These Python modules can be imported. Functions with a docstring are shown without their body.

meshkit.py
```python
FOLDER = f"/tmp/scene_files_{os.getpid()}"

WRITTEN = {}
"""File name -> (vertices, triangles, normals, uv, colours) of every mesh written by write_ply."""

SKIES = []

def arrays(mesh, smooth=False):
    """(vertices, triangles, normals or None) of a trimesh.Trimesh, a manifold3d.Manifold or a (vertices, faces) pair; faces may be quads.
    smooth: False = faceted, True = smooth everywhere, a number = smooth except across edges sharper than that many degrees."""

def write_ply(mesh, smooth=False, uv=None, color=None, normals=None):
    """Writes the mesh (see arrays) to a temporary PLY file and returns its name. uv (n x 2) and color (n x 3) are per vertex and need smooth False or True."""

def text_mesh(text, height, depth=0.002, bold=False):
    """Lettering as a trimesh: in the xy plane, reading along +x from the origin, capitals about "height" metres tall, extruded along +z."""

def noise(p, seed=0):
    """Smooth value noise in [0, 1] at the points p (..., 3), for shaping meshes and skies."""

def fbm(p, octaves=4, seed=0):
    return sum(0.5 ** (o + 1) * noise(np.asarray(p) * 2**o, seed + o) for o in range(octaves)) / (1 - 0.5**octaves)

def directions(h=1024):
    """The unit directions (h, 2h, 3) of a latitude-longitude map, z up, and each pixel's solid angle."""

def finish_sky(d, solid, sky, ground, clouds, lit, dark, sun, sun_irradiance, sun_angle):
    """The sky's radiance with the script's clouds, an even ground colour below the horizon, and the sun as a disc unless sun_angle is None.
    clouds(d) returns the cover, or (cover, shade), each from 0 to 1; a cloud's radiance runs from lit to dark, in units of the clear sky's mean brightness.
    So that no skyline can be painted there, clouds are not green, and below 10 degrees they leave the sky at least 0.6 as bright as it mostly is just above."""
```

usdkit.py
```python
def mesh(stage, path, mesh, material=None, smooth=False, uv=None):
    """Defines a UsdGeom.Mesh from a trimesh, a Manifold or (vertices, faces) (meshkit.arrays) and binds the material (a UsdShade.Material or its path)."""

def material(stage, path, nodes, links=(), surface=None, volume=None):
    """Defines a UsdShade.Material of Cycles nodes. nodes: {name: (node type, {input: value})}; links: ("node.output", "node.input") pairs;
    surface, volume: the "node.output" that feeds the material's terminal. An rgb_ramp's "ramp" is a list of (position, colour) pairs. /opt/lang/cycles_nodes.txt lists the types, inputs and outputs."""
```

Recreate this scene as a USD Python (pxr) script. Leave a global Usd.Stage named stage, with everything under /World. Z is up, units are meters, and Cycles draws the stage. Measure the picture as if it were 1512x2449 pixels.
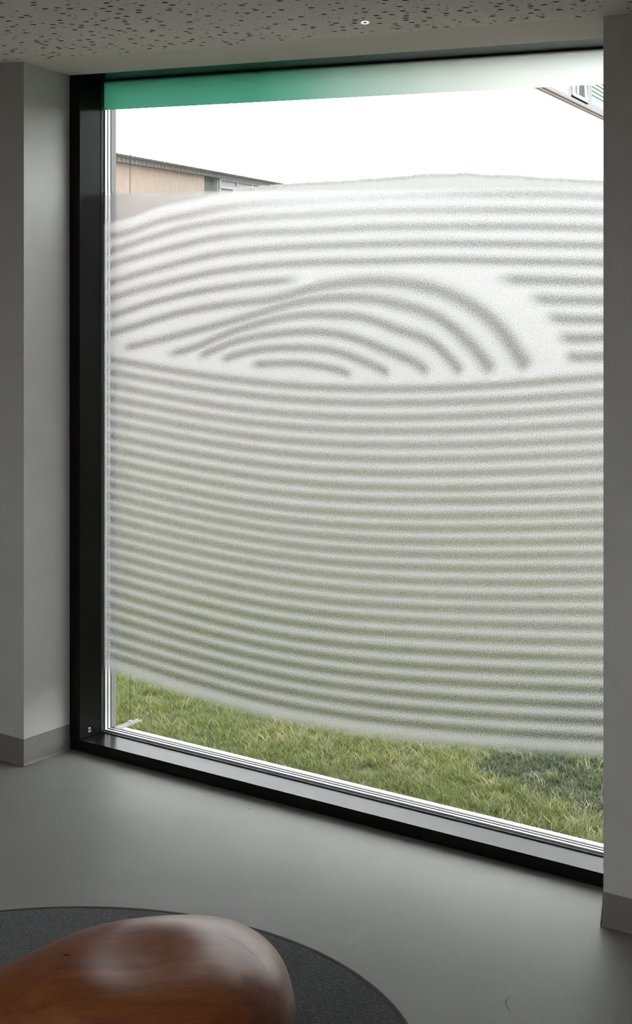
import math, random
import numpy as np
import trimesh
import manifold3d as m3
import usdkit
from meshkit import fbm, noise
from pxr import Usd, UsdGeom, UsdLux, UsdShade, Gf, Sdf, Vt
from scipy.spatial import cKDTree
from scipy.interpolate import CubicSpline

random.seed(7)
rng = np.random.default_rng(7)
stage = Usd.Stage.CreateInMemory()
UsdGeom.SetStageUpAxis(stage, "Z")
UsdGeom.Xform.Define(stage, "/World")
UsdGeom.Scope.Define(stage, "/World/Looks")

# ------------------------------------------------------------------ camera
# x runs along the window wall, y outwards through the window, z up; the room's left wall corner is the origin.
CAM = (4.05297, -3.86738, 1.79192)
YAW = 36.53027
FOCAL_PX = 4041.69                       # for a picture 1512 px wide
cam = UsdGeom.Camera.Define(stage, "/World/camera")
cam.AddTranslateOp().Set(Gf.Vec3d(*CAM))
cam.AddRotateZOp().Set(YAW)
cam.AddRotateXOp().Set(90.0)
cam.CreateHorizontalApertureAttr(36.0)
cam.CreateFocalLengthAttr(FOCAL_PX / 1512 * 36.0)
cam.CreateVerticalApertureOffsetAttr(-(1224.5 - 520.0) / 1512 * 36.0)   # level camera, lens shifted down
cam.CreateExposureAttr(0.0)

# ------------------------------------------------------------------ sky: flat white overcast
SKY = 2.1
dome = UsdLux.DomeLight.Define(stage, "/World/overcast_sky")
dome.CreateColorAttr(Gf.Vec3f(0.985, 0.99, 1.0))
dome.CreateIntensityAttr(SKY)

# ------------------------------------------------------------------ helpers
def numbered(parent, name):
    p, k = f"{parent}/{name}", 0
    while stage.GetPrimAtPath(p):
        k += 1
        p = f"{parent}/{name}_{k:03d}"
    return p


def tag(o, label=None, cat=None, group=None, kind=None):
    o = o.GetPrim() if hasattr(o, "GetPrim") else o
    for k, v in (("label", label), ("category", cat), ("group", group), ("kind", kind)):
        if v:
            o.SetCustomDataByKey(k, v)
    return o


def thing(name, label, cat, loc=(0, 0, 0), rotz=0.0, group=None, kind=None):
    x = UsdGeom.Xform.Define(stage, numbered("/World", name))
    x.AddTranslateOp().Set(Gf.Vec3d(*map(float, loc)))
    if rotz:
        x.AddRotateZOp().Set(float(rotz))
    return tag(x, label, cat, group, kind)


def obj(name, mesh, mat, parent=None, smooth=False, label=None, kind=None):
    base = "/World" if parent is None else str(parent.GetPath())
    m = usdkit.mesh(stage, numbered(base, name), mesh, mat, smooth=smooth)
    return tag(m, label=label, kind=kind)


def struct(name, mesh, mat, label, cat, smooth=False):
    return tag(obj(name, mesh, mat, smooth=smooth), label, cat, kind="structure")


def box(x0, x1, y0, y1, z0, z1, bevel=0.0):
    if bevel:
        m = m3.Manifold.batch_hull([m3.Manifold.cube((x1 - x0 - 2 * (bevel if a else 0), y1 - y0 - 2 * (bevel if b else 0), z1 - z0 - 2 * (bevel if c else 0))).translate(
            (x0 + (bevel if a else 0), y0 + (bevel if b else 0), z0 + (bevel if c else 0))) for a, b, c in ((0, 1, 1), (1, 0, 1), (1, 1, 0))])
        mm = m.to_mesh()
        return trimesh.Trimesh(mm.vert_properties[:, :3], mm.tri_verts, process=False)
    m = trimesh.creation.box((x1 - x0, y1 - y0, z1 - z0))
    m.apply_translation(((x0 + x1) / 2, (y0 + y1) / 2, (z0 + z1) / 2))
    return m


def cyl(p, q, r, n=16):
    return trimesh.creation.cylinder(radius=r, segment=(p, q), sections=n)


def join(*ms):
    return trimesh.util.concatenate(list(ms))


def prism_x(poly, x0, x1):
    """A (y, z) outline extruded along x."""
    from shapely.geometry import Polygon
    m = trimesh.creation.extrude_polygon(Polygon(poly), x1 - x0, engine="earcut")
    v = m.vertices.copy()
    m.vertices = np.c_[v[:, 2] + x0, v[:, 0], v[:, 1]]
    m.fix_normals()
    return m


# ------------------------------------------------------------------ materials
def mat(name, nodes, links=(), surface="p.BSDF"):
    return usdkit.material(stage, "/World/Looks/" + name, nodes, links, surface=surface)


def plain(name, color, rough=0.5, grain=0.0, scale=60.0, bump=0.0, bump_scale=None, **kw):
    nodes = {"t": ("texture_coordinate", {}), "p": ("principled_bsdf", dict(base_color=color, roughness=rough, **kw))}
    links = []
    if grain:
        lo, hi = [c * (1 - grain) for c in color], [min(1, c * (1 + grain)) for c in color]
        nodes["n"] = ("noise_texture", {"scale": scale, "detail": 4.0})
        nodes["r"] = ("rgb_ramp", {"ramp": [(0.3, lo), (0.7, hi)]})
        links += [("t.object", "n.vector"), ("n.fac", "r.fac"), ("r.color", "p.base_color")]
    if bump:
        nodes["bn"] = ("noise_texture", {"scale": bump_scale or scale, "detail": 3.0})
        nodes["b"] = ("bump", {"strength": bump, "distance": 0.002})
        links += [("t.object", "bn.vector"), ("bn.fac", "b.height"), ("b.normal", "p.normal")]
    return mat(name, nodes, links)


M = {}
M["wall"] = plain("wall_paint", (0.518, 0.512, 0.497), 0.75, grain=0.025, scale=14, bump=0.25, bump_scale=260)
M["ceiling"] = plain("ceiling_paint", (0.76, 0.70, 0.645), 0.85, specular_ior_level=0.2, grain=0.02, scale=9)
M["void"] = plain("ceiling_fleece", (0.012, 0.009, 0.008), 0.95, grain=0.2, scale=200)
M["board_core"] = plain("raw_board_core", (0.035, 0.022, 0.015), 0.95, grain=0.2, scale=200)
M["skirting"] = plain("skirting_vinyl", (0.20, 0.192, 0.175), 0.55, grain=0.10, scale=160)
M["frame"] = plain("dark_coated_frame", (0.006, 0.0055, 0.006), 0.26, grain=0.05, scale=30, specular_ior_level=0.085)
M["gasket"] = plain("rubber_gasket", (0.012, 0.012, 0.014), 0.6, grain=0.1)
M["spacer"] = plain("aluminium_spacer", (0.82, 0.82, 0.82), 0.38, grain=0.03, scale=50, metallic=0.6)
M["outer_sill"] = plain("outer_sill_metal", (0.50, 0.50, 0.51), 0.5, grain=0.05, scale=40)
M["reveal"] = plain("grey_outer_reveal", (0.16, 0.16, 0.165), 0.5, grain=0.05, scale=40)
M["chrome"] = plain("chrome", (0.75, 0.75, 0.76), 0.12, grain=0.02, metallic=1.0)
M["dark"] = plain("dark_socket", (0.02, 0.02, 0.02), 0.5, grain=0.1)
M["steel"] = plain("galvanised_steel", (0.36, 0.355, 0.35), 0.45, grain=0.08, scale=120, metallic=0.7)
M["ring"] = plain("white_led_ring", (0.85, 0.85, 0.83), 0.4, grain=0.02, emission_color=(1.0, 0.97, 0.92), emission_strength=0.7)

# floor: pale grey sheet vinyl with scattered chips
M["floor"] = mat("floor_vinyl", {
    "t": ("texture_coordinate", {}),
    "n": ("noise_texture", {"scale": 3.0, "detail": 3.0}),
    "r": ("rgb_ramp", {"ramp": [(0.3, (0.252, 0.251, 0.238)), (0.7, (0.280, 0.279, 0.265))]}),
    "v": ("voronoi_texture", {"scale": 75.0}),
    "vr": ("rgb_ramp", {"ramp": [(0.0, (1, 1, 1)), (0.10, (1, 1, 1)), (0.16, (0, 0, 0)), (1.0, (0, 0, 0))]}),
    "w": ("rgb_ramp", {"ramp": [(0.0, (0.13, 0.13, 0.12)), (0.5, (0.23, 0.23, 0.22)), (0.80, (0.31, 0.31, 0.29)), (1.0, (0.52, 0.50, 0.44))]}),
    "m": ("mix", {}),
    "v2": ("noise_texture", {"scale": 420.0, "detail": 2.0}),
    "m2": ("mix", {"mix_type": "overlay", "fac": 0.25}),
    "bn": ("noise_texture", {"scale": 150.0, "detail": 2.0}),
    "b": ("bump", {"strength": 0.12, "distance": 0.001}),
    "p": ("principled_bsdf", {"roughness": 0.50, "specular_ior_level": 0.14}),
}, [("t.object", "n.vector"), ("n.fac", "r.fac"), ("t.object", "v.vector"), ("v.distance", "vr.fac"), ("v.color", "w.fac"),
    ("vr.color", "m.fac"), ("r.color", "m.color1"), ("w.color", "m.color2"), ("t.object", "v2.vector"), ("m.color", "m2.color1"), ("v2.color", "m2.color2"),
    ("m2.color", "p.base_color"), ("t.object", "bn.vector"), ("bn.fac", "b.height"), ("b.normal", "p.normal")])

M["rug"] = mat("rug_wool", {
    "t": ("texture_coordinate", {}),
    "n": ("noise_texture", {"scale": 190.0, "detail": 3.0, "roughness": 0.75}),
    "r": ("rgb_ramp", {"ramp": [(0.36, (0.010, 0.011, 0.012)), (0.5, (0.045, 0.048, 0.053)), (0.64, (0.13, 0.135, 0.145))]}),
    "b": ("bump", {"strength": 0.9, "distance": 0.004}),
    "p": ("principled_bsdf", {"roughness": 0.95, "specular_ior_level": 0.1, "sheen_weight": 0.25}),
}, [("t.object", "n.vector"), ("n.fac", "r.fac"), ("r.color", "p.base_color"), ("n.fac", "b.height"), ("b.normal", "p.normal")])
M["binding"] = plain("rug_binding", (0.035, 0.022, 0.026), 0.85, grain=0.3, scale=300)

# lacquered cherry wood, grain along the stool's own x axis
M["wood"] = mat("cherry_wood", {
    "t": ("texture_coordinate", {}),
    "m": ("mapping", {"scale": (0.45, 16.0, 22.0)}),
    "n": ("noise_texture", {"scale": 2.2, "detail": 6.0, "roughness": 0.6, "distortion": 0.15}),
    "r": ("rgb_ramp", {"ramp": [(0.25, (0.135, 0.032, 0.007)), (0.42, (0.205, 0.053, 0.011)), (0.58, (0.255, 0.072, 0.015)), (0.78, (0.33, 0.10, 0.022))]}),
    "m2": ("mapping", {"scale": (6.0, 130.0, 130.0)}),
    "n2": ("noise_texture", {"scale": 3.0, "detail": 3.0}),
    "r2": ("rgb_ramp", {"ramp": [(0.35, (0.66, 0.62, 0.58)), (0.6, (1, 1, 1))]}),
    "x": ("mix", {"mix_type": "multiply", "fac": 0.75}),
    "p": ("principled_bsdf", {"roughness": 0.42, "coat_weight": 0.5, "coat_roughness": 0.30, "coat_ior": 1.5}),
}, [("t.object", "m.vector"), ("m.vector", "n.vector"), ("n.fac", "r.fac"), ("t.object", "m2.vector"), ("m2.vector", "n2.vector"), ("n2.fac", "r2.fac"),
    ("r.color", "x.color1"), ("r2.color", "x.color2"), ("x.color", "p.base_color")])
M["knot"] = plain("wood_knot", (0.02, 0.008, 0.004), 0.5, grain=0.3, scale=200)

# insulating glass: clear, mirrors a little at grazing angles
M["glass"] = mat("window_glass", {
    "tr": ("transparent_bsdf", {"color": (0.985, 0.99, 0.987)}),
    "gl": ("glossy_bsdf", {"color": (1, 1, 1), "roughness": 0.0}),
    "f": ("fresnel", {"IOR": 1.45}),
    "g": ("geometry", {}), "fb": ("math", {"math_type": "subtract", "value1": 1.0}), "ff": ("math", {"math_type": "multiply"}),
    "mx": ("mix_closure", {}),
}, [("g.backfacing", "fb.value2"), ("fb.value", "ff.value1"), ("f.fac", "ff.value2"), ("ff.value", "mx.fac"), ("tr.BSDF", "mx.closure1"), ("gl.BSDF", "mx.closure2")], surface="mx.closure")

# printed frosted film: the "frost" attribute of the mesh is how much white frost is printed, broken up into a fine grain of dots;
# the "cover" attribute is where the print has faded out to bare film
M["film"] = mat("frosted_film", {
    "fr": ("attribute", {"attribute": "frost"}),
    "cv": ("attribute", {"attribute": "cover"}),
    "gr": ("attribute", {"attribute": "grain"}), "ng": ("math", {"math_type": "multiply"}),
    "t": ("texture_coordinate", {}),
    "n": ("noise_texture", {"scale": 330.0, "detail": 1.5, "roughness": 0.6}),
    "nr": ("map_range", {"from_min": 0.32, "from_max": 0.68, "to_min": -0.36, "to_max": 0.36, "clamp": False}),
    "fa": ("math", {"math_type": "add", "use_clamp": True}),
    "blur": ("principled_bsdf", {"base_color": (0.52, 0.515, 0.52), "roughness": 0.14, "transmission_weight": 1.0, "thin_wall": True, "specular_ior_level": 0.2}),
    "dif": ("translucent_bsdf", {"color": (0.40, 0.388, 0.402)}),
    "rou": ("principled_bsdf", {"base_color": (0.50, 0.49, 0.50), "roughness": 0.52, "transmission_weight": 1.0, "thin_wall": True, "specular_ior_level": 0.2}),
    "bright": ("mix_closure", {"fac": 0.26}),
    "print": ("mix_closure", {}),
    "clear": ("transparent_bsdf", {"color": (0.98, 0.98, 0.98)}),
    "out": ("mix_closure", {}),
}, [("t.object", "n.vector"), ("n.fac", "nr.value"), ("fr.fac", "fa.value1"), ("nr.result", "ng.value1"), ("gr.fac", "ng.value2"), ("ng.value", "fa.value2"),
    ("rou.BSDF", "bright.closure1"), ("dif.BSDF", "bright.closure2"), ("fa.value", "print.fac"), ("blur.BSDF", "print.closure1"), ("bright.closure", "print.closure2"),
    ("cv.fac", "out.fac"), ("clear.BSDF", "out.closure1"), ("print.closure", "out.closure2")], surface="out.closure")

# tinted film along the head of the glass: colour graded from teal to milky white along x
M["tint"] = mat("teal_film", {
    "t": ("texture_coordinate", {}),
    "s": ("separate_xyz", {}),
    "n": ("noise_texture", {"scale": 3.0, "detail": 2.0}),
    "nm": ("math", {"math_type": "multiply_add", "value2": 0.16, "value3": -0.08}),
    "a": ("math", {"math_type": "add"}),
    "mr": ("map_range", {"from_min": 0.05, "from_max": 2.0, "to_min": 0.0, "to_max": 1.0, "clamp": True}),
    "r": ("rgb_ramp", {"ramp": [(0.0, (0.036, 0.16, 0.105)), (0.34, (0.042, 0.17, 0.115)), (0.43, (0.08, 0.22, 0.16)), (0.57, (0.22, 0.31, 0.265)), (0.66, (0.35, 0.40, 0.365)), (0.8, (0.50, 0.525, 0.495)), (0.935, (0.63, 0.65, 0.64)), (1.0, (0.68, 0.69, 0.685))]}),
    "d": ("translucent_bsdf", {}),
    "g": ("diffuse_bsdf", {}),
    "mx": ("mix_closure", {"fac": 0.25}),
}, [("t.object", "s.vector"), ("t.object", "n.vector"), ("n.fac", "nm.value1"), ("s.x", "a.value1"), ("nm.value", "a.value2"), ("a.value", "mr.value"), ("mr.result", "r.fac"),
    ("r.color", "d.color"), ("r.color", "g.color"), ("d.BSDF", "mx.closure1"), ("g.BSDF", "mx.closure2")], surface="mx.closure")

M["render_white"] = plain("white_render", (0.62, 0.615, 0.61), 0.9, grain=0.02, scale=5)
M["render_tan"] = plain("tan_boarding", (0.41, 0.325, 0.27), 0.9, specular_ior_level=0.1, grain=0.08, scale=3)
M["roof_edge"] = plain("grey_fascia", (0.28, 0.28, 0.275), 0.9, grain=0.1, scale=4, specular_ior_level=0.0)
M["tiles"] = plain("grey_roof_tiles", (0.34, 0.34, 0.33), 0.9, grain=0.12, scale=8, specular_ior_level=0.0)
M["opening"] = plain("grey_shutter", (0.19, 0.19, 0.185), 0.6, grain=0.08, scale=4, specular_ior_level=0.0)
M["pvc"] = plain("white_pvc", (0.44, 0.44, 0.46), 0.4, grain=0.03, scale=9, specular_ior_level=0.0)
M["frame_pale"] = plain("pale_window_frame", (0.262, 0.258, 0.272), 0.5, grain=0.03, scale=9, specular_ior_level=0.0)
M["clad"] = plain("pale_cladding", (0.255, 0.25, 0.255), 0.5, grain=0.03, scale=6, specular_ior_level=0.0)
M["sash_white"] = plain("white_sash", (0.32, 0.32, 0.325), 0.5, grain=0.02, scale=6, specular_ior_level=0.0)
M["pvc_grey"] = plain("pale_grey_cladding", (0.40, 0.395, 0.405), 0.5, grain=0.04, scale=6, specular_ior_level=0.0)
M["drip"] = plain("dark_drip_edge", (0.11, 0.10, 0.075), 0.6, grain=0.1, specular_ior_level=0.0)
M["pink"] = plain("pinkish_plinth", (0.30, 0.255, 0.235), 0.8, grain=0.08, scale=6, specular_ior_level=0.0)
M["mint_glass"] = plain("mint_reflecting_glass", (0.305, 0.345, 0.33), 0.4, grain=0.03, scale=2, specular_ior_level=0.0)
M["curtain"] = plain("grey_curtain", (0.095, 0.10, 0.105), 0.8, grain=0.25, scale=8, specular_ior_level=0.0)
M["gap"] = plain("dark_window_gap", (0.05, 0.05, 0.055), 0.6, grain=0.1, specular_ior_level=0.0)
M["hedge"] = mat("haze_pale_hedge", {  # pale greys carry the haze and glare that wash out the hedge
    "o": ("geometry", {}), "r": ("rgb_ramp", {"ramp": [(0, (0.34, 0.34, 0.33)), (1, (0.46, 0.46, 0.45))]}),
    "p": ("diffuse_bsdf", {}), "tl": ("translucent_bsdf", {}), "mx": ("mix_closure", {"fac": 0.45})},
    [("o.random_per_island", "r.fac"), ("r.color", "p.color"), ("r.color", "tl.color"), ("p.BSDF", "mx.closure1"), ("tl.BSDF", "mx.closure2")], surface="mx.closure")
M["hedge_leaf"] = mat("haze_pale_twigs", {  # twigs take the same painted haze as the hedge mass
    "o": ("geometry", {}), "r": ("rgb_ramp", {"ramp": [(0, (0.27, 0.27, 0.265)), (1, (0.33, 0.33, 0.325))]}),
    "p": ("diffuse_bsdf", {})}, [("o.random_per_island", "r.fac"), ("r.color", "p.color")])
M["soil"] = mat("lawn_soil", {
    "t": ("texture_coordinate", {}), "n": ("noise_texture", {"scale": 5.0, "detail": 6.0}),
    "r": ("rgb_ramp", {"ramp": [(0.3, (0.046, 0.044, 0.032)), (0.55, (0.084, 0.081, 0.057)), (0.8, (0.122, 0.116, 0.084))]}),
    "p": ("principled_bsdf", {"roughness": 0.95})}, [("t.object", "n.vector"), ("n.fac", "r.fac"), ("r.color", "p.base_color")])


def blade_material(name, a, b):
    return mat(name, {
        "o": ("object_info", {}), "g": ("geometry", {}), "ad": ("math", {"math_type": "add"}), "fr": ("math", {"math_type": "fraction"}),
        "r": ("rgb_ramp", {"ramp": [(0, a), (1, b)]}),
        "p": ("principled_bsdf", {"roughness": 0.55, "specular_ior_level": 0.3}), "tl": ("translucent_bsdf", {}), "mx": ("mix_closure", {"fac": 0.3}),
    }, [("o.random", "ad.value1"), ("g.random_per_island", "ad.value2"), ("ad.value", "fr.value1"), ("fr.value", "r.fac"), ("r.color", "p.base_color"), ("r.color", "tl.color"),
        ("p.BSDF", "mx.closure1"), ("tl.BSDF", "mx.closure2")], surface="mx.closure")


M["blade_green"] = blade_material("grass_green", (0.105, 0.132, 0.028), (0.225, 0.255, 0.075))
M["blade_yellow"] = blade_material("grass_straw", (0.24, 0.235, 0.10), (0.46, 0.42, 0.24))
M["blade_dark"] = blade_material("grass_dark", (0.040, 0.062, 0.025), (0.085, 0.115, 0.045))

# ------------------------------------------------------------------ the room shell
RX0, RX1, RY0, H = -1.4, 5.0, -5.2, 2.3          # room extents; the window wall's face is y = 0
OW = 2.0930                                      # width of the window recess, x = 0 .. OW
FY = 0.2089                                      # front of the window frame
GY = 0.3246                                      # room side of the glass
WY = 0.384                                       # outer face of the wall
SILL, HEAD_F, HEAD_B = 0.0418, 2.2692, 2.2572    # sill top, underside of the frame head at its front and at the glass
JL, JR = 0.0479, OW - 0.0479

struct("floor", box(RX0 - 0.3, RX1 + 0.3, RY0 - 0.3, WY - 0.01, -0.2, 0.0), M["floor"], "pale grey speckled sheet vinyl floor running into the window recess", "floor")

# acoustic ceiling: a board with real scattered round perforations in three sizes over a dark fleece
holes, pts = [], []
for radius, count, gap in ((0.0082, 1250, 0.040), (0.0052, 900, 0.026), (0.0027, 2100, 0.013)):
    k = 0
    cand = np.c_[rng.uniform(-1.25, 3.35, count * 3), rng.uniform(-1.85, -0.025 - radius, count * 3)]
    for c in cand:
        if k >= count:
            break
        if pts:
            a = np.array(pts[-6000:])
            if (np.hypot(a[:, 0] - c[0], a[:, 1] - c[1]) < gap / 2 + a[:, 2] + 0.004).any():
                continue
        pts.append((c[0], c[1], radius))
        k += 1
for x, y, r in pts:
    if math.hypot(x - 1.554, y + 0.281) < 0.028:
        continue
    n = 12 if r > 0.007 else 9 if r > 0.004 else 7
    an = np.arange(n) * 2 * np.pi / n
    holes.append(np.c_[x + r * np.cos(an), y + r * np.sin(an)])
spot = np.arange(24) * 2 * np.pi / 24
holes.append(np.c_[1.554 + 0.0085 * np.cos(spot), -0.281 + 0.0085 * np.sin(spot)])
sheet = m3.CrossSection([[(-1.4, -2.0), (3.6, -2.0), (3.6, 0.0), (-1.4, 0.0)]]) - m3.CrossSection(holes)
board = m3.Manifold.extrude(sheet, 0.016).translate((0, 0, H))
bm = board.to_mesh()
ceil_x = UsdGeom.Xform.Define(stage, "/World/ceiling")
tag(ceil_x, "grey white acoustic ceiling with scattered round perforations of several sizes", "ceiling", kind="structure")
bv, bf = bm.vert_properties[:, :3], bm.tri_verts
mid = bv[bf].mean(1)
flat = np.ptp(bv[bf][:, :, 2], axis=1) < 1e-6
rim = flat | (mid[:, 0] < -1.39) | (mid[:, 0] > 3.59) | (mid[:, 1] < -1.99) | (mid[:, 1] > -0.001)
obj("perforated_board", (bv, bf[rim]), M["ceiling"], ceil_x)
obj("perforation_edges", (bv, bf[~rim]), M["board_core"], ceil_x, label="raw brown board core in the perforations")
obj("plain_board", join(box(3.6, RX1, -2.0, 0.0, H, H + 0.01), box(RX0, RX1, RY0, -2.0, H, H + 0.01)), M["ceiling"], ceil_x)
obj("backing_fleece", box(RX0, RX1, RY0, 0.0, H + 0.017, H + 0.03), M["void"], ceil_x)

struct("wall_left_of_window", box(RX0 - 0.3, 0.0, 0.0, WY, -0.2, 2.8), M["wall"], "grey white wall and deep lit return left of the big window", "wall")
struct("wall_right_of_window", box(OW, RX1 + 0.3, 0.0, WY, -0.2, 2.8), M["wall"], "shadowed grey wall at the right edge hiding the end of the window", "wall")
struct("wall_over_window", prism_x([(0.0, H), (FY - 0.0005, HEAD_F + 0.0002), (FY - 0.0005, 2.42), (WY, 2.42), (WY, 2.8), (0.0, 2.8)], 0.0, OW), M["ceiling"],
       "plain plaster strip between the perforated ceiling and window head", "wall")
struct("wall_left", box(RX0 - 0.3, RX0, RY0, 0.0, 0.0, 2.8), M["wall"], "plain left side wall of the room outside the picture", "wall")
struct("wall_right", box(RX1, RX1 + 0.3, RY0, 0.0, 0.0, 2.8), M["wall"], "plain right side wall of the room outside the picture", "wall")
# behind the camera: an added, unseen window for fill light
BW = (0.7, 3.3, 0.70, 2.1)
struct("wall_back", join(box(RX0 - 0.3, BW[0], RY0 - 0.3, RY0, 0.0, 2.8), box(BW[1], RX1 + 0.3, RY0 - 0.3, RY0, 0.0, 2.8), box(BW[0], BW[1], RY0 - 0.3, RY0, 0.0, BW[2]),
                         box(BW[0], BW[1], RY0 - 0.3, RY0, BW[3], 2.8)), M["wall"], "wall behind the viewer with an added window opening", "wall")
w2 = UsdGeom.Xform.Define(stage, "/World/window_2")
tag(w2, "added unseen window for fill light behind the viewer in dark frame", "window", kind="structure")
yb = RY0 - 0.15
for a in (box(BW[0], BW[1], yb - 0.04, yb + 0.04, BW[2], BW[2] + 0.06), box(BW[0], BW[1], yb - 0.04, yb + 0.04, BW[3] - 0.06, BW[3]),
          box(BW[0], BW[0] + 0.06, yb - 0.04, yb + 0.04, BW[2] + 0.06, BW[3] - 0.06), box(BW[1] - 0.06, BW[1], yb - 0.04, yb + 0.04, BW[2] + 0.06, BW[3] - 0.06),
          box(1.97, 2.03, yb - 0.04, yb + 0.04, BW[2] + 0.06, BW[3] - 0.06)):
    obj("frame_bar", a, M["frame"], w2)
obj("pane", box(BW[0] + 0.06, BW[1] - 0.06, yb - 0.004, yb + 0.004, BW[2] + 0.06, BW[3] - 0.06), M["glass"], w2)


# skirtings: the floor vinyl turned up the wall, with a small cove at the foot
def skirting(p, q, nx, ny, m0=0, m1=0, h=0.0868, t=0.002):
    """From p to q in plan; (nx, ny) points from the wall into the room."""
    prof = [(0.0, h), (t, h), (t, 0.010), (t + 0.0008, 0.005), (t + 0.0022, 0.0018), (t + 0.0042, 0.0004), (0.0, 0.0004)]
    v, f, k = [], [], len(prof)
    L_ = math.hypot(q[0] - p[0], q[1] - p[1])
    ux, uy = (q[0] - p[0]) / L_, (q[1] - p[1]) / L_
    for b, m_ in ((p, -m0), (q, m1)):                  # m0, m1: mitre around an outer corner
        v += [(b[0] + nx * d + ux * d * m_, b[1] + ny * d + uy * d * m_, z) for d, z in prof]
    for i in range(k):
        j = (i + 1) % k
        f += [(i, j, k + j), (i, k + j, k + i)]
    for i in range(1, k - 1):
        f += [(0, i + 1, i), (k, k + i, k + i + 1)]
    m = trimesh.Trimesh(v, f, process=False)
    m.fix_normals()
    return m


bl = UsdGeom.Xform.Define(stage, "/World/baseboard_left")
tag(bl, "grey brown coved vinyl skirting around the left wall corner", "baseboard", kind="structure")
obj("front_skirting", skirting((RX0, 0), (0, 0), 0, -1, 0, 1), M["skirting"], bl)
obj("return_skirting", skirting((0, 0), (0, FY), 1, 0, 1, 0), M["skirting"], bl)
br = UsdGeom.Xform.Define(stage, "/World/baseboard_right")
tag(br, "dark grey brown vinyl skirting below the right wall", "baseboard", kind="structure")
obj("front_skirting", skirting((OW, 0), (RX1, 0), 0, -1, 1, 0), M["skirting"], br)
obj("return_skirting", skirting((OW, 0), (OW, FY), -1, 0, 1, 0), M["skirting"], br)

# ------------------------------------------------------------------ the big window
win = UsdGeom.Xform.Define(stage, "/World/window_1")
tag(win, "large dark framed window with wave patterned frosted film and teal top band", "window", kind="structure")
B = 0.0012
obj("frame_sill", box(0.0005, OW - 0.0005, FY, WY, 0.0045, SILL, B), M["frame"], win)
obj("frame_head", prism_x([(FY, HEAD_F), (GY, HEAD_B), (WY, HEAD_B), (WY, 2.415), (FY, 2.415)], 0.0005, OW - 0.0005), M["frame"], win)
obj("frame_jamb", box(0.0005, JL, FY, WY, SILL, HEAD_F + 0.02, B), M["frame"], win)
obj("frame_jamb", box(JR, OW - 0.0005, FY, WY, SILL, HEAD_F + 0.02, B), M["frame"], win)
obj("floor_seal", box(0.0005, OW - 0.0005, FY + 0.012, FY + 0.03, 0.0, 0.0045), M["gasket"], win)
obj("gasket", box(JL, JL + 0.0015, GY - 0.0135, GY - 0.001, SILL, HEAD_B), M["gasket"], win)
obj("gasket", box(JR - 0.0015, JR, GY - 0.0135, GY - 0.001, SILL, HEAD_B), M["gasket"], win)
obj("gasket", box(JL, JR, GY - 0.010, GY - 0.001, SILL, SILL + 0.003), M["gasket"], win)
obj("gasket", box(JL, JR, GY - 0.008, GY - 0.001, HEAD_B - 0.0035, HEAD_B), M["gasket"], win)
for y0 in (GY, GY + 0.0150, GY + 0.0300):
    obj("pane", box(JL + 0.0005, JR - 0.0005, y0, y0 + 0.003, SILL + 0.0005, HEAD_B - 0.0005), M["glass"], win)
for y0 in (GY + 0.0034, GY + 0.0184):                     # the two aluminium spacers of the triple glazing
    y1 = y0 + 0.0105
    sp = obj("spacer_bar", join(box(JL, JL + 0.004, y0, y1, SILL, HEAD_B), box(JR - 0.004, JR, y0, y1, SILL, HEAD_B),
                                box(JL + 0.004, JR - 0.004, y0, y1, SILL, SILL + 0.0075), box(JL + 0.004, JR - 0.004, y0, y1, HEAD_B - 0.006, HEAD_B)), M["spacer"], win)
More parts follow.
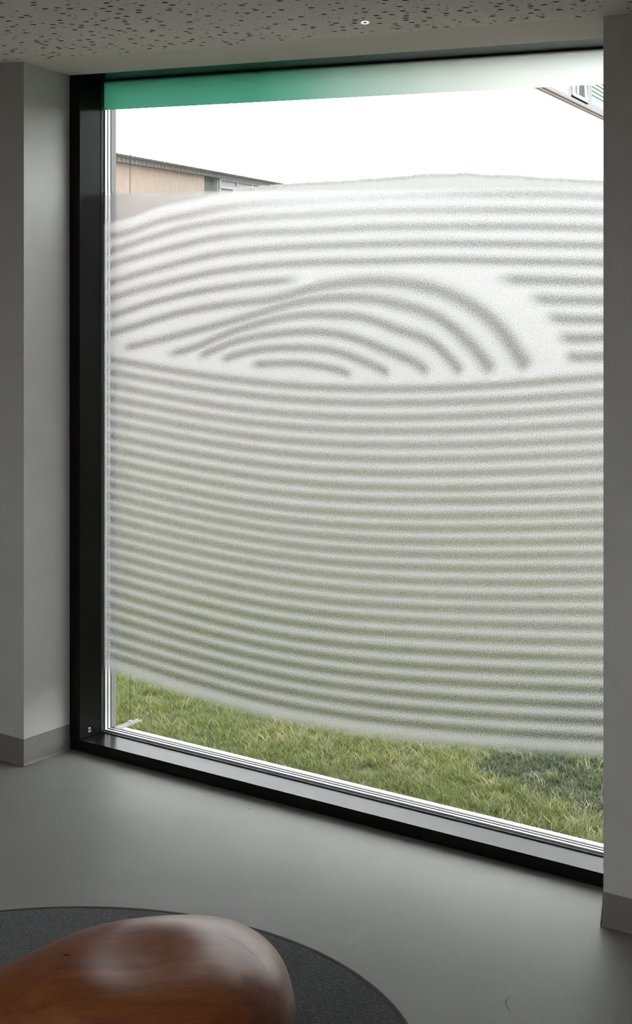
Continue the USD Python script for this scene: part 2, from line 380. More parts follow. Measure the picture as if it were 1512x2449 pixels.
for y0, y1, up_ in ((GY + 0.0143, GY + 0.0180, 0.0092), (GY + 0.0293, GY + 0.0332, 0.0088)):
    obj("edge_seal", join(box(JL, JL + 0.0048, y0, y1, SILL, HEAD_B), box(JR - 0.0048, JR, y0, y1, SILL, HEAD_B), box(JL + 0.0048, JR - 0.0048, y0, y1, SILL, SILL + up_)), M["gasket"], win)
obj("outer_sill", prism_x([(GY + 0.034, SILL), (WY + 0.05, SILL - 0.012), (WY + 0.05, SILL - 0.035), (GY + 0.034, SILL - 0.025)], JL - 0.03, JR + 0.03), M["outer_sill"], win)
obj("outer_reveal", box(JL - 0.001, JL + 0.0015, GY + 0.0345, WY, SILL, HEAD_B), M["reveal"], win)
stud = obj("lock_stud", join(cyl((JL - 0.002, 0.2517, 0.0662), (JL + 0.004, 0.2517, 0.0662), 0.0085, 24), cyl((JL + 0.004, 0.2517, 0.0662), (JL + 0.007, 0.2517, 0.0662), 0.0068, 24)),
           M["chrome"], win, smooth=35, label="small round chrome stud")
obj("stud_socket", cyl((JL + 0.006, 0.2517, 0.0662), (JL + 0.0074, 0.2517, 0.0662), 0.0024, 12), M["dark"], stud)

TX0, TX1, TZ = JL + 0.002, JR - 0.002, 2.157
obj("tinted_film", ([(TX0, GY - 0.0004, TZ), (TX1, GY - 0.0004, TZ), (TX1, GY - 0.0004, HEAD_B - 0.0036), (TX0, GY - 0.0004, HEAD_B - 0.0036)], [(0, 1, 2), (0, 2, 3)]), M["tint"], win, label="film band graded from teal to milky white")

# frosted film. Stripe centre lines (x, z in millimetres on the glass) with the stripe's softness in millimetres at either end
STRIPES = [
    (12, 12, 0, 0, [(16,1315),(205,1300),(409,1284),(586,1274),(757,1268),(922,1267),(1081,1271),(1234,1279),(1381,1290),(1524,1304),(1662,1320),(1795,1337),(1962,1359)]),
    (12, 12, 0, 0, [(16,1272),(205,1257),(409,1241),(586,1231),(757,1225),(922,1224),(1081,1228),(1234,1237),(1381,1248),(1524,1262),(1662,1277),(1795,1293),(1962,1313)]),
    (12, 12, 0, 0, [(16,1227),(205,1211),(409,1195),(586,1184),(757,1179),(922,1179),(1081,1184),(1234,1193),(1381,1206),(1524,1220),(1662,1235),(1795,1252),(1962,1273)]),
    (12, 12, 0, 0, [(16,1184),(205,1168),(409,1153),(586,1143),(757,1138),(922,1138),(1081,1144),(1234,1153),(1381,1165),(1524,1179),(1662,1194),(1795,1210),(1962,1230)]),
    (12, 12, 0, 0, [(16,1141),(205,1126),(409,1110),(586,1100),(757,1095),(922,1096),(1081,1101),(1234,1111),(1381,1123),(1524,1137),(1662,1152),(1795,1168),(1962,1189)]),
    (12, 12, 0, 0, [(16,1099),(205,1084),(409,1069),(586,1059),(757,1054),(922,1054),(1081,1060),(1234,1069),(1381,1082),(1524,1096),(1662,1112),(1795,1128),(1962,1149)]),
    (12, 12, 0, 0, [(16,1055),(205,1040),(409,1025),(586,1016),(757,1011),(922,1012),(1081,1018),(1234,1027),(1381,1040),(1524,1055),(1662,1071),(1795,1087),(1962,1109)]),
    (12, 12, 0, 0, [(16,1012),(205,997),(409,982),(586,973),(757,968),(922,969),(1081,975),(1234,985),(1381,997),(1524,1012),(1662,1028),(1795,1045),(1962,1067)]),
    (12, 12, 0, 0, [(16,970),(205,955),(409,941),(586,931),(757,927),(922,929),(1081,935),(1234,946),(1381,959),(1524,974),(1662,989),(1795,1005),(1962,1025)]),
    (12, 12, 0, 0, [(16,929),(205,914),(409,899),(586,889),(757,885),(922,886),(1081,893),(1234,903),(1381,916),(1524,932),(1662,948),(1795,965),(1962,987)]),
    (12, 12, 0, 0, [(16,891),(205,876),(409,861),(586,851),(757,846),(922,848),(1081,854),(1234,865),(1381,878),(1524,894),(1662,910),(1795,927),(1962,949)]),
    (12, 12, 0, 0, [(16,852),(205,837),(409,822),(586,813),(757,808),(922,810),(1081,816),(1234,826),(1381,839),(1524,855),(1662,871),(1795,888),(1962,910)]),
    (12, 12, 0, 0, [(16,813),(205,798),(409,783),(586,774),(757,770),(922,771),(1081,778),(1234,789),(1381,802),(1524,817),(1662,833),(1795,850),(1962,871)]),
    (12, 12, 0, 0, [(16,773),(205,758),(409,744),(586,735),(757,731),(922,733),(1081,739),(1234,750),(1381,763),(1524,778),(1662,795),(1795,811),(1962,833)]),
    (12, 12, 0, 0, [(16,732),(205,718),(409,705),(586,697),(757,693),(922,694),(1081,700),(1234,710),(1381,723),(1524,739),(1662,755),(1795,772),(1962,795)]),
    (12, 12, 0, 0, [(16,691),(205,678),(409,664),(586,656),(757,652),(922,653),(1081,659),(1234,670),(1381,683),(1524,698),(1662,714),(1795,732),(1962,754)]),
    (12, 12, 0, 0, [(16,651),(205,637),(409,623),(586,614),(757,610),(922,612),(1081,619),(1234,631),(1381,644),(1524,660),(1662,676),(1795,693),(1962,714)]),
    (12, 12, 0, 0, [(16,610),(205,595),(409,581),(586,572),(757,568),(922,571),(1081,579),(1234,590),(1381,604),(1524,619),(1662,635),(1795,651),(1962,672)]),
    (12, 12, 0, 0, [(16,568),(205,553),(409,539),(586,530),(757,526),(922,529),(1081,536),(1234,548),(1381,562),(1524,577),(1662,592),(1795,608),(1962,629)]),
    (12, 12, 0, 0, [(16,527),(205,510),(409,495),(586,485),(757,481),(922,483),(1081,491),(1234,503),(1381,517),(1524,532),(1662,548),(1795,565),(1962,586)]),
    (12, 12, 0, 0, [(16,482),(205,467),(409,452),(586,443),(757,439),(922,441),(1081,448),(1234,459),(1381,473),(1524,489),(1662,505),(1795,522),(1962,544)]),
    (12, 12, 0, 0, [(16,439),(205,425),(409,410),(586,401),(757,397),(922,399),(1081,406),(1234,417),(1381,431),(1524,446),(1662,462),(1795,479),(1962,501)]),
    (12, 12, 0, 0, [(16,395),(205,381),(409,367),(586,358),(757,354),(922,355),(1081,362),(1234,373),(1381,386),(1524,401),(1662,418),(1795,435),(1962,457)]),
    (12, 12, 0, 0, [(16,351),(205,337),(409,324),(586,315),(757,311),(922,313),(1081,319),(1234,329),(1381,343),(1524,358),(1662,374),(1795,391),(1962,413)]),
    (12, 12, 0, 0, [(16,312),(205,297),(409,282),(586,273),(757,268),(922,270),(1081,276),(1234,286),(1381,299),(1524,314),(1662,330),(1795,347),(1962,369)]),
    (12, 12, 0, 0, [(3,1708),(52,1722),(185,1748),(284,1775),(431,1800),(571,1822),(757,1838),(932,1845),(1099,1852),(1381,1858),(1648,1857),(1792,1855),(1925,1850),(1962,1849)]),
    (12, 12, 0, 0, [(3,1662),(52,1672),(185,1704),(382,1751),(525,1773),(757,1793),(932,1800),(1099,1808),(1381,1813),(1685,1812),(1925,1808),(1962,1807)]),
    (12, 12, 0, 0, [(3,1609),(52,1623),(185,1656),(382,1697),(525,1723),(757,1744),(932,1751),(1099,1759),(1381,1765),(1648,1766),(1925,1762),(1962,1761)]),
    (12, 12, 0, 0, [(3,1552),(52,1564),(185,1597),(382,1641),(525,1669),(757,1693),(932,1703),(1099,1709),(1381,1716),(1648,1716),(1925,1714),(1962,1713)]),
    (12, 12, 0, 0, [(3,1496),(52,1509),(185,1544),(334,1576),(525,1613),(757,1640),(973,1654),(1139,1659),(1381,1668),(1648,1667),(1925,1666),(1962,1665)]),
    (12, 12, 0, 130, [(3,1436),(52,1449),(185,1487),(334,1523),(525,1559),(757,1588),(867,1600),(919,1608)]),
    (12, 24, 0, 40, [(3,1377),(52,1391),(185,1426),(334,1465),(525,1502),(656,1520),(757,1532),(845,1550),(932,1572),(1037,1589),(1139,1599),(1240,1599),(1318,1592),(1381,1581),(1459,1557),(1535,1521),(1592,1481),(1629,1444),(1659,1406),(1683,1375),(1697,1352)]),
    (12, 21, 80, 40, [(110,1342),(167,1356),(284,1382),(431,1416),(586,1453),(757,1497),(845,1520),(973,1541),(1057,1547),(1181,1544),(1299,1524),(1381,1502),(1459,1459),(1508,1420),(1548,1382),(1571,1356),(1585,1337)]),
    (12, 17, 90, 40, [(308,1336),(431,1361),(551,1403),(662,1440),(757,1464),(888,1487),(973,1492),(1037,1493),(1139,1486),(1259,1456),(1381,1419),(1432,1380),(1467,1350),(1487,1332)]),
    (12, 16, 70, 45, [(448,1332),(525,1359),(616,1391),(757,1420),(932,1438),(1016,1436),(1139,1414),(1259,1380),(1323,1357),(1352,1340),(1373,1326)]),
    (12, 14, 60, 45, [(548,1326),(662,1360),(757,1377),(888,1386),(1016,1381),(1139,1353),(1209,1329),(1237,1316)]),
    (12, 12, 60, 50, [(673,1322),(757,1330),(888,1337),(994,1330),(1068,1317),(1099,1307)]),
    (14, 13, 110, 0, [(1559,1619),(1611,1617),(1757,1615),(1925,1615),(1962,1615)]),
    (14, 13, 80, 0, [(1675,1565),(1757,1562),(1925,1563),(1962,1563)]),
    (14, 13, 65, 0, [(1732,1515),(1792,1510),(1925,1511),(1962,1511)]),
    (14, 13, 60, 0, [(1771,1459),(1828,1456),(1925,1461),(1962,1462)]),
    (14, 13, 55, 0, [(1792,1406),(1846,1405),(1925,1410),(1962,1412)]),
]
FILM_FOOT = [(16,270),(205,255),(409,241),(586,232),(757,228),(922,230),(1081,236),(1234,247),(1381,261),(1524,276),(1662,293),(1795,310),(1962,332)]



def film():
    x0, x1 = TX0 - 0.001, TX1 + 0.001
    foot = CubicSpline(*np.array(FILM_FOOT, float).T / 1000)
    xs = np.linspace(x0, x1, 440)
    z_top = 1.882
    nz = 470
    X = np.repeat(xs[:, None], nz, 1)
    lo = foot(xs) - 0.030
    Z = lo[:, None] + (z_top - lo)[:, None] * np.linspace(0, 1, nz)[None]
    P = np.c_[X.ravel(), Z.ravel()]
    line, soft, amp = [], [], []
    for s0, s1, f0, f1, pts_ in STRIPES:
        q = np.array(pts_, float) / 1000
        d = np.r_[0, np.cumsum(np.hypot(*np.diff(q, axis=0).T))]
        cs = CubicSpline(d, q, bc_type="natural")
        t = np.linspace(0, d[-1], max(8, int(d[-1] / 0.003)))
        line.append(cs(t))
        soft.append((s0 + (s1 - s0) * (t / d[-1]) ** 2) * 1.32 / 1000)
        fade = lambda q, n_: np.clip(q / n_, 0, 1) ** 2 * (3 - 2 * np.clip(q / n_, 0, 1)) if n_ else np.ones_like(q)
        amp.append(fade(t + 0.004, f0 / 1000) * fade(d[-1] - t + 0.004, f1 / 1000))
    line, soft, amp = np.vstack(line), np.concatenate(soft), np.concatenate(amp)
    # two nearest stripes would merge softly; the nearest alone is enough at this spacing
    dist, idx = cKDTree(line).query(P)
    dark = np.exp(-(dist / soft[idx]) ** 2) * amp[idx]
    low = np.clip((1.45 - P[:, 1]) / 0.8, 0, 1)
    frost = 0.97 - (0.73 + 0.03 * low) * dark
    edge = np.exp(-((P[:, 0] - x0) / 0.026) ** 2)
    frost = np.maximum(frost, 0.85 * edge)
    # above the first stripe only a thin even veil is printed
    top = np.array([q for q in STRIPES[25][4]], float) / 1000
    first = CubicSpline(*top.T)(P[:, 0]) + 0.045
    veil = np.clip((P[:, 1] - first) / 0.022 + 0.5, 0, 1)
    veil = veil * veil * (3 - 2 * veil)
    frost = frost * (1 - veil) + 0.28 * veil
    grain = 1.0 - 0.95 * veil
    up = np.clip((z_top - P[:, 1]) / 0.018, 0, 1)
    down = np.clip((P[:, 1] - (foot(P[:, 0]) - 0.030)) / 0.050, 0, 1)
    cover = np.minimum(up, down)
    cover = cover * cover * (3 - 2 * cover)
    i, j = np.meshgrid(np.arange(len(xs) - 1), np.arange(nz - 1), indexing="ij")
    a = (i * nz + j).ravel()
    F = np.vstack([np.c_[a, a + nz, a + nz + 1], np.c_[a, a + nz + 1, a + 1]])
    V = np.c_[P[:, 0], np.full(len(P), GY - 0.0004), P[:, 1]]
    p = obj("frosted_film", (V, F), M["film"], win, label="translucent white film printed with raked wave stripes")
    api = UsdGeom.PrimvarsAPI(p)
    for n_, val in (("frost", frost), ("cover", cover), ("grain", grain)):
        api.CreatePrimvar(n_, Sdf.ValueTypeNames.FloatArray, "vertex").Set(Vt.FloatArray.FromNumpy(val.astype(np.float32)))
    return p


film()

# ------------------------------------------------------------------ things in the room
rug = thing("round_rug", "round charcoal grey wool rug on the pale vinyl floor", "rug", (1.4545, -1.3809, 0))
RR = 0.8374
n = 160
an = np.arange(n) * 2 * np.pi / n
rings = [0.0, 0.25, 0.5, 0.75, 0.9, 0.985, 0.99]
v = [(0, 0, 0.0065)]
for r in rings[1:]:
    v += [(RR * r * math.cos(a), RR * r * math.sin(a), 0.0065) for a in an]
f = [(0, 1 + k, 1 + (k + 1) % n) for k in range(n)]
for ri in range(len(rings) - 2):
    o = 1 + ri * n
    for k in range(n):
        k2 = (k + 1) % n
        f += [(o + k, o + n + k, o + n + k2), (o + k, o + n + k2, o + k2)]
obj("carpet", (v, f), M["rug"], rug, smooth=True)
prof = np.array([(0.984, 0.0068), (0.994, 0.0075), (0.999, 0.006), (1.0, 0.003), (0.999, 0.0002), (0.984, 0.0002)])
v, f = [], []
for a in an:
    v += [(RR * p_[0] * math.cos(a), RR * p_[0] * math.sin(a), p_[1]) for p_ in prof]
for k in range(n):
    for i in range(len(prof)):
        a_, b_ = k * 6 + i, k * 6 + (i + 1) % 6
        c_, d_ = ((k + 1) % n) * 6 + i, ((k + 1) % n) * 6 + (i + 1) % 6
        f += [(a_, c_, d_), (a_, d_, b_)]
tm = trimesh.Trimesh(v, f, process=False)
tm.fix_normals()
obj("bound_edge", tm, M["binding"], rug, smooth=40, label="narrow dark bound edge")

# pebble stool: cross sections along its long axis (local x), egg shaped, with a dished seat
ST_LOC, ST_ROT = (1.745, -1.240, 0.0075), math.degrees(math.atan2(0.5953, 0.8035))
DISH_ = (-0.068, -0.07, 0.180, 0.160, 0.025)      # dish centre, radii, depth
stool = thing("pebble_stool", "smooth lacquered reddish brown wooden pebble stool with dished seat on the rug", "stool", ST_LOC, ST_ROT)
PX = 4041.69 / 3.485
prof = np.array([(-120, 0.0), (-112, 0.10), (-95, 0.20), (-60, 0.335), (0, 0.475), (60, 0.60), (150, 0.785), (250, 0.922), (330, 0.973), (420, 1.0), (500, 0.982), (560, 0.922), (620, 0.785), (660, 0.615), (685, 0.43), (700, 0.23), (707, 0.09), (709, 0.0)])
ss, kk = (prof[:, 0] - 420) / PX, prof[:, 1]
dd = np.r_[0, np.cumsum(np.hypot(np.diff(ss), np.diff(kk) * 0.2))]
cs_s, cs_k = CubicSpline(dd, ss), CubicSpline(dd, kk)
tt = np.linspace(0, dd[-1], 170)
S_, K_ = cs_s(tt), np.clip(cs_k(tt), 0.0, None)
na = 150
ang = np.arange(na) * 2 * np.pi / na
B_, C_, ZC = 0.262, 0.160, 0.150
V = []
for s, k in zip(S_, K_):
    ca, sa = np.cos(ang), np.sin(ang)
    t = B_ * k * np.sign(ca) * np.abs(ca) ** 0.94
    z = ZC + C_ * k * np.sign(sa) * np.abs(sa) ** 0.94
    V.append(np.c_[np.full(na, s), t, z])
V = np.vstack(V)
up = V[:, 2] > ZC
rr = np.hypot((V[:, 0] - DISH_[0]) / DISH_[2], (V[:, 1] - DISH_[1]) / DISH_[3])
def hollow(r):
    q = np.clip((1 - np.asarray(r, float)) / 0.92, 0, 1)
    return DISH_[4] * q * q * (3 - 2 * q)


dish = hollow(rr)
V[:, 2] -= np.where(up, dish, 0)
V[:, 2] = np.maximum(V[:, 2], 0.0 + 0.002 * np.abs(V[:, 1]))
i, j = np.meshgrid(np.arange(len(S_) - 1), np.arange(na), indexing="ij")
a = (i * na + j).ravel()
b = (i * na + (j + 1) % na).ravel()
F = np.vstack([np.c_[a, b, b + na], np.c_[a, b + na, a + na]])
pm = trimesh.Trimesh(V, F, process=False)
body = obj("wooden_body", pm, M["wood"], stool, smooth=True)


def top_z(s, t):
    k = np.interp(s, S_, K_)
    q = max(0.0, 1 - (abs(t) / (B_ * k)) ** (2 / 0.94)) ** (0.94 / 2)
    r = math.hypot((s - DISH_[0]) / DISH_[2], (t - DISH_[1]) / DISH_[3])
    return ZC + C_ * k * q - float(hollow(r))


kn = trimesh.creation.icosphere(2, 1.0)
kn.apply_scale((0.011, 0.0032, 0.0012))
kn.apply_translation((-0.215, -0.03, top_z(-0.215, -0.03)))
obj("knot", kn, M["knot"], body, smooth=True, label="small dark knot")
cr = [(0.10 + 0.012 * q, 0.0 - 0.0012 * q - 0.0009 * q * q) for q in range(9)]
cv, cf = [], []
for q, (s, t) in enumerate(cr):
    for e in (-0.0006, 0.0006):
        cv.append((s, t + e, top_z(s, t + e) + 0.0004))
for q in range(len(cr) - 1):
    cf += [(2 * q, 2 * q + 2, 2 * q + 3), (2 * q, 2 * q + 3, 2 * q + 1)]
obj("hairline_check", (cv, cf), M["knot"], body, label="fine dark crack in the lacquer")

spot_t = thing("ceiling_spot", "tiny ceiling spot with a white glowing ring round a dark centre", "ceiling light", (1.554, -0.281, H))
# an eyeball spot: a short barrel tipped towards the room, its lit ring round a dark middle
tip = trimesh.transformations.rotation_matrix(math.radians(-17), (0.8035, 0.5953, 0))
def tipped(m):
    m.apply_transform(tip)
    m.apply_translation((0, 0, -0.0022))
    return m
barrel = trimesh.creation.revolve(np.array([(0.0, 0.010), (0.0118, 0.010), (0.0121, -0.0012), (0.0117, -0.0020), (0.0, -0.0020)]), sections=40)
barrel.fix_normals()
obj("barrel", tipped(barrel), M["ceiling"], spot_t, smooth=35)
ring = trimesh.creation.annulus(r_min=0.0044, r_max=0.0112, height=0.0008, sections=40)
ring.apply_translation((0, 0, -0.0022))
obj("lit_ring", tipped(ring), M["ring"], spot_t, smooth=35, label="white glowing ring")
obj("dark_lens", tipped(cyl((0, 0, -0.0023), (0, 0, -0.0010), 0.0044, 24)), M["dark"], spot_t)

# a hairline scuff and a speck of dirt on the floor
cv, cf = [], []
P_ = [(2.100, -0.4725), (2.098, -0.490), (2.103, -0.507), (2.112, -0.520), (2.124, -0.533), (2.137, -0.543)]
for q, (x, y) in enumerate(P_):
    w = 0.0011 * (1 - abs(q - 2.5) / 4)
    cv += [(x - w, y - w, 0.0004), (x + w, y + w, 0.0004)]
for q in range(len(P_) - 1):
    cf += [(2 * q, 2 * q + 2, 2 * q + 3), (2 * q, 2 * q + 3, 2 * q + 1)]
fl = stage.GetPrimAtPath("/World/floor")
obj("scuff_mark", trimesh.Trimesh(cv, cf, process=False), M["dark"], fl, label="fine curved dark scuff line")
sp = trimesh.creation.icosphere(2, 0.0022)
sp.apply_scale((1, 1, 0.35))
sp.apply_translation((0.8445, 0.1255, 0.0005))
obj("dirt_speck", sp, M["dark"], fl, label="single dark speck")

# ------------------------------------------------------------------ outside: the blind's guide wire
gw = thing("blind_guide_wire", "thin steel guide wire on a small bracket outside the left window edge", "guide wire", (0.0665, WY, 0.045))
obj("bracket_arm", join(box(-0.009, 0.009, -0.018, 0.103, -0.004, -0.001), box(-0.009, -0.0065, -0.018, 0.103, -0.001, 0.004), box(0.0065, 0.009, -0.018, 0.103, -0.001, 0.004)), M["steel"], gw)
obj("wire_clamp", join(cyl((-0.0095, 0.062, -0.001), (-0.0095, 0.062, 0.006), 0.005, 16), cyl((-0.0095, 0.062, 0.006), (-0.0095, 0.062, 0.009), 0.0032, 6)), M["chrome"], gw, smooth=35)
obj("wire", cyl((-0.0095, 0.062, 0.006), (-0.0095, 0.062, 2.30), 0.0011, 8), M["dark"], gw, smooth=True)

# ------------------------------------------------------------------ outside: lawn
gx, gyy = np.linspace(-90, 60, 160), np.r_[np.linspace(-90, -8, 20), np.linspace(-7, WY, 16)[:-1], np.linspace(WY + 0.001, 6, 60), np.linspace(6.5, 110, 60)]
GXX, GYY = np.meshgrid(gx, gyy, indexing="ij")
gz = -0.035 + 0.02 * (noise(np.stack([GXX * 1.3, GYY * 1.3, 0 * GXX], -1), 3) - 0.5)
i, j = np.meshgrid(np.arange(len(gx) - 1), np.arange(len(gyy) - 1), indexing="ij")
a = (i * len(gyy) + j).ravel()
struct("ground", (np.c_[GXX.ravel(), GYY.ravel(), gz.ravel()], np.vstack([np.c_[a, a + len(gyy), a + len(gyy) + 1], np.c_[a, a + len(gyy) + 1, a + 1]])), M["soil"],
       "mossy green ground under the lawn outside", "ground", smooth=True)


def tuft(n_, h0, h1, spread, lean, seed):
    r_ = np.random.default_rng(seed)
    v, f = [], []
    for _ in range(n_):
        x, y = r_.normal(0, spread, 2)
        h, w, d = r_.uniform(h0, h1), r_.uniform(0.0007, 0.0014), r_.uniform(0, 2 * np.pi)
        bend = r_.uniform(0.2, 1.0) * lean * h
        sx, sy, bx, by = -math.sin(d) * w, math.cos(d) * w, math.cos(d), math.sin(d)
        o = len(v)
        for t in (0.0, 0.45, 0.8):
            ww = 1 - 0.5 * t
            q = bend * t * t
            v += [(x + bx * q - sx * ww, y + by * q - sy * ww, h * t * (1 - 0.15 * t)), (x + bx * q + sx * ww, y + by * q + sy * ww, h * t * (1 - 0.15 * t))]
        v.append((x + bx * bend, y + by * bend, h * 0.85))
        f += [(o, o + 1, o + 3), (o, o + 3, o + 2), (o + 2, o + 3, o + 5), (o + 2, o + 5, o + 4), (o + 4, o + 5, o + 6)]
    return v, f


pi = UsdGeom.PointInstancer.Define(stage, "/World/lawn_grass")
tag(pi, "short green and straw coloured grass growing outside the window", "grass", kind="stuff")
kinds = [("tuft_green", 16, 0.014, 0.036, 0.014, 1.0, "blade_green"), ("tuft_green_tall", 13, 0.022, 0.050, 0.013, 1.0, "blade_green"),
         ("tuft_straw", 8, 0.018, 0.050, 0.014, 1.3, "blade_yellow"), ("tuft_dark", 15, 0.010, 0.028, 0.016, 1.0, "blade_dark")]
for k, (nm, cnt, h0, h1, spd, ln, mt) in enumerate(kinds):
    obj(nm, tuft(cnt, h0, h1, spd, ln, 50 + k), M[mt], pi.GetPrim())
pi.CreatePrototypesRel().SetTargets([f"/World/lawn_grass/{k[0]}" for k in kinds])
gp = np.vstack([np.c_[rng.uniform(-2.6, 2.7, 30000), rng.uniform(WY + 0.03, 2.4, 30000)], np.c_[rng.uniform(-6, 4, 14000), rng.uniform(2.4, 6.5, 14000)]])
nz_ = noise(np.c_[gp * 2.2, np.zeros(len(gp))], 11)
nz2 = noise(np.c_[gp * 5.0, np.zeros(len(gp))], 12)
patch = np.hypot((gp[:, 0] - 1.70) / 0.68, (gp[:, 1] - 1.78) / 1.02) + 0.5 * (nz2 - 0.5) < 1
u_ = rng.uniform(0, 1, len(gp))
straw = 0.08 + 0.5 * np.clip(nz_ - 0.45, 0, 1)
idx = np.where(u_ < straw, 2, np.where(u_ < straw + 0.35, 1, 0))
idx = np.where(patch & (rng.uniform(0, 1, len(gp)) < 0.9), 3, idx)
pz = -0.035 + 0.02 * (noise(np.c_[gp * 1.3, np.zeros(len(gp))], 3) - 0.5)
yaw_ = rng.uniform(0, 2 * np.pi, len(gp))
sc = rng.uniform(0.7, 1.25, len(gp))
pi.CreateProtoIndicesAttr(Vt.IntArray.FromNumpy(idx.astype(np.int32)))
pi.CreatePositionsAttr(Vt.Vec3fArray.FromNumpy(np.c_[gp, pz - 0.003].astype(np.float32)))
pi.CreateOrientationsAttr(Vt.QuathArray([Gf.Quath(math.cos(q / 2), 0, 0, math.sin(q / 2)) for q in yaw_.tolist()]))
pi.CreateScalesAttr(Vt.Vec3fArray.FromNumpy(np.repeat(sc[:, None], 3, 1).astype(np.float32)))

# ------------------------------------------------------------------ outside: long low building on the left
lb = thing("low_building", "long low building with tan wall and grey tiled roof edge at left", "building", (-18.14, 19.73, 0), math.degrees(math.atan2(22.91, -14)))
obj("tan_wall", box(-7, 10.74, 0, 5, -0.3, 2.88), M["render_tan"], lb)
obj("shutter", box(10.74, 12.97, 0.12, 5, -0.3, 2.95), M["opening"], lb, label="grey closed shutter")
obj("side_wall", box(12.97, 62, 0.0, 5, -0.3, 2.95), M["pvc_grey"], lb)
for s0, s1, zz in ((13.1, 60, 2.80), (13.1, 60, 2.58), (13.1, 60, 2.36)):
    obj("window_rail", box(s0, s1, -0.06, -0.005, zz, zz + 0.05), M["pvc"], lb)
for s in (13.1, 16.5, 20, 24, 29, 35, 42, 50):
    obj("window_post", box(s, s + 0.18, -0.05, -0.006, 0.2, 2.83), M["pvc"], lb)
obj("fascia", box(-7, 62, -0.10, 5, 2.842, 2.965), M["roof_edge"], lb)
tl = []
for s in np.arange(-7, 62, 0.42):
    c = trimesh.creation.capsule(height=0.5, radius=0.16, count=(6, 8))
    c.apply_transform(trimesh.transformations.rotation_matrix(math.pi / 2, (1, 0, 0)))
    c.apply_scale((1.25, 1, 0.28))
    c.apply_translation((s + 0.2, 0.1, 2.962))
    tl.append(c)
obj("roof_tiles", join(*tl), M["tiles"], lb, smooth=40, kind="stuff")

# ------------------------------------------------------------------ outside: taller building at upper right
rb = thing("white_building", "white rendered building with upper windows and open casement at upper right", "building", (-9.93, 21.26, 0), math.degrees(math.atan2(8.94, -3.29)))
obj("lower_wall", box(-0.6, 40, 0, 1.2, -0.3, 3.97), M["render_white"], rb)
obj("plinth_band", box(-0.6, 40, -0.05, 1.2, 3.97, 3.998), M["pink"], rb, label="pinkish band under the cladding")
obj("drip_edge", box(-0.6, 40, -0.07, 1.2, 3.998, 4.022), M["drip"], rb, label="dark drip edge")
for s0 in (-0.6, 0.4, 3.25, 6.1, 8.9, 11.8):
    obj("cladding_panel", box(s0 + 0.01, {-0.6: 0.39}.get(s0, s0 + 2.84) if s0 < 11 else 40, -0.045, 0.3, 4.022, 4.10), M["clad"], rb)
obj("upper_wall", box(-0.6, 3.68, -0.03, 1.2, 4.10, 7.2), M["render_white"], rb)
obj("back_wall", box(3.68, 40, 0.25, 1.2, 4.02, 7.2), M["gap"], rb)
wf = obj("window_frame", join(box(3.68, 4.09, -0.03, 0.1, 4.10, 5.7), box(6.6, 7.26, -0.03, 0.1, 4.10, 5.7), box(4.09, 6.6, 0.0, 0.1, 4.06, 4.125), box(7.26, 40, -0.02, 0.1, 4.10, 4.19),
                              box(3.68, 40, -0.03, 0.1, 5.6, 5.7)), M["frame_pale"], rb)
obj("lintel_wall", box(3.68, 40, -0.03, 1.2, 5.7, 7.2), M["render_white"], rb)
# the casement hangs open a little: its outer stile leans
sash = obj("open_casement", join(box(4.12, 4.3, -0.05, 0.0, 4.15, 5.5), box(4.3, 6.1, -0.05, 0.0, 4.14, 4.215),
                                 trimesh.convex.convex_hull([(6.05, y, 4.14) for y in (-0.05, 0.0)] + [(6.50, y, 4.14) for y in (-0.05, 0.0)] + [(5.35, y, 5.5) for y in (-0.05, 0.0)] + [(5.65, y, 5.5) for y in (-0.05, 0.0)])),
           M["sash_white"], rb)
obj("casement_glass", box(4.3, 5.25, -0.03, -0.02, 4.215, 5.5), M["mint_glass"], sash)
obj("curtain", box(5.25, 6.07, -0.028, -0.018, 4.215, 5.5), M["curtain"], sash, label="grey curtain behind the casement")
obj("glazing_bar", box(4.71, 4.76, -0.06, -0.03, 4.19, 5.5), M["clad"], sash)
obj("sash_shadow_seal", box(4.09, 6.55, -0.055, 0.0, 4.128, 4.139), M["gap"], rb)
obj("fixed_glass", box(7.26, 40, 0.03, 0.05, 4.19, 5.6), M["mint_glass"], rb)
for k in range(7):
    obj("blind_slat", box(7.26, 40, 0.012, 0.03, 4.40 + 0.09 * k, 4.408 + 0.09 * k), M["clad"], rb)

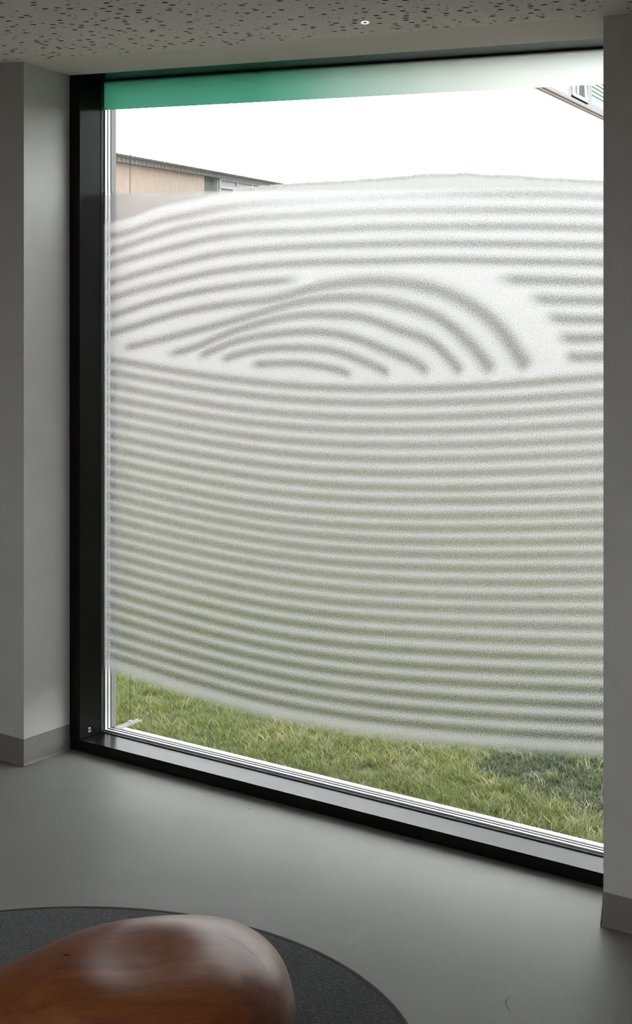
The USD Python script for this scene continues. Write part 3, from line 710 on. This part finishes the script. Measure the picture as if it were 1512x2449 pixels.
# ------------------------------------------------------------------ outside: hedge across the lawn, haze painted into its pale colour
hd = thing("hedge", "long hedge painted hazy pale grey closing the lawn behind the frosted film", "hedge", (4.053 - 0.5953 * 25, -3.867 + 0.8035 * 25, 0), math.degrees(math.atan2(0.5953, 0.8035)))
hx = (np.array([560, 640, 740, 850, 950, 1040, 1110, 1200, 1320, 1443, 1560, 1900, 5200]) - 756) / 4041.69 * 25
hz = 1.792 + (520 - np.array([452, 446, 438, 431, 424, 418, 416, 420, 427, 433, 436, 438, 440])) / 4041.69 * 25
NL = 150000
lx = rng.uniform(hx[0], hx[-1], NL)
wob = lambda x: 0.035 * (fbm(np.c_[x * 4.0, 0 * x, 0 * x], 4, 5) - 0.5)
top = np.interp(lx, hx, hz) + wob(lx)
face = rng.uniform(0, 1, NL) < 0.35
ly = np.where(face, -0.52 + 0.03 * rng.normal(size=NL), rng.uniform(-0.3, 0.3, NL))
lz = np.where(face, top * rng.uniform(0.02, 0.82, NL), top - 0.02 + 0.014 * rng.normal(size=NL))
c = np.c_[lx, ly, lz]
tilt = rng.uniform(-0.6, 0.6, NL)
s1, s2 = rng.uniform(0.003, 0.008, NL), rng.uniform(0.006, 0.02, NL)
d1 = np.c_[s1, s1 * tilt, 0 * s1]
d2 = np.c_[s2 * rng.uniform(-0.5, 0.5, NL), 0 * s2, s2]
V = np.stack([c - d1, c + d1, c + d2], 1).reshape(-1, 3)
obj("hedge_leaves", (V, np.arange(3 * NL).reshape(-1, 3)), M["hedge_leaf"], hd, kind="stuff")
hx2 = np.linspace(hx[0], hx[-1], 700)
hx, hz = hx2, np.interp(hx2, hx, hz) + wob(hx2)
core = [(x, y, z) for x, zt in zip(hx, hz) for y, z in ((-0.5, 0.0), (-0.5, zt * 0.8), (-0.25, zt - 0.02), (0.25, zt - 0.02), (0.5, zt * 0.8), (0.5, 0.0))]
cf = []
for q in range(len(hx) - 1):
    for e in range(5):
        a_ = q * 6 + e
        cf += [(a_, a_ + 6, a_ + 7), (a_, a_ + 7, a_ + 1)]
obj("hedge_mass", (core, cf), M["hedge"], hd)
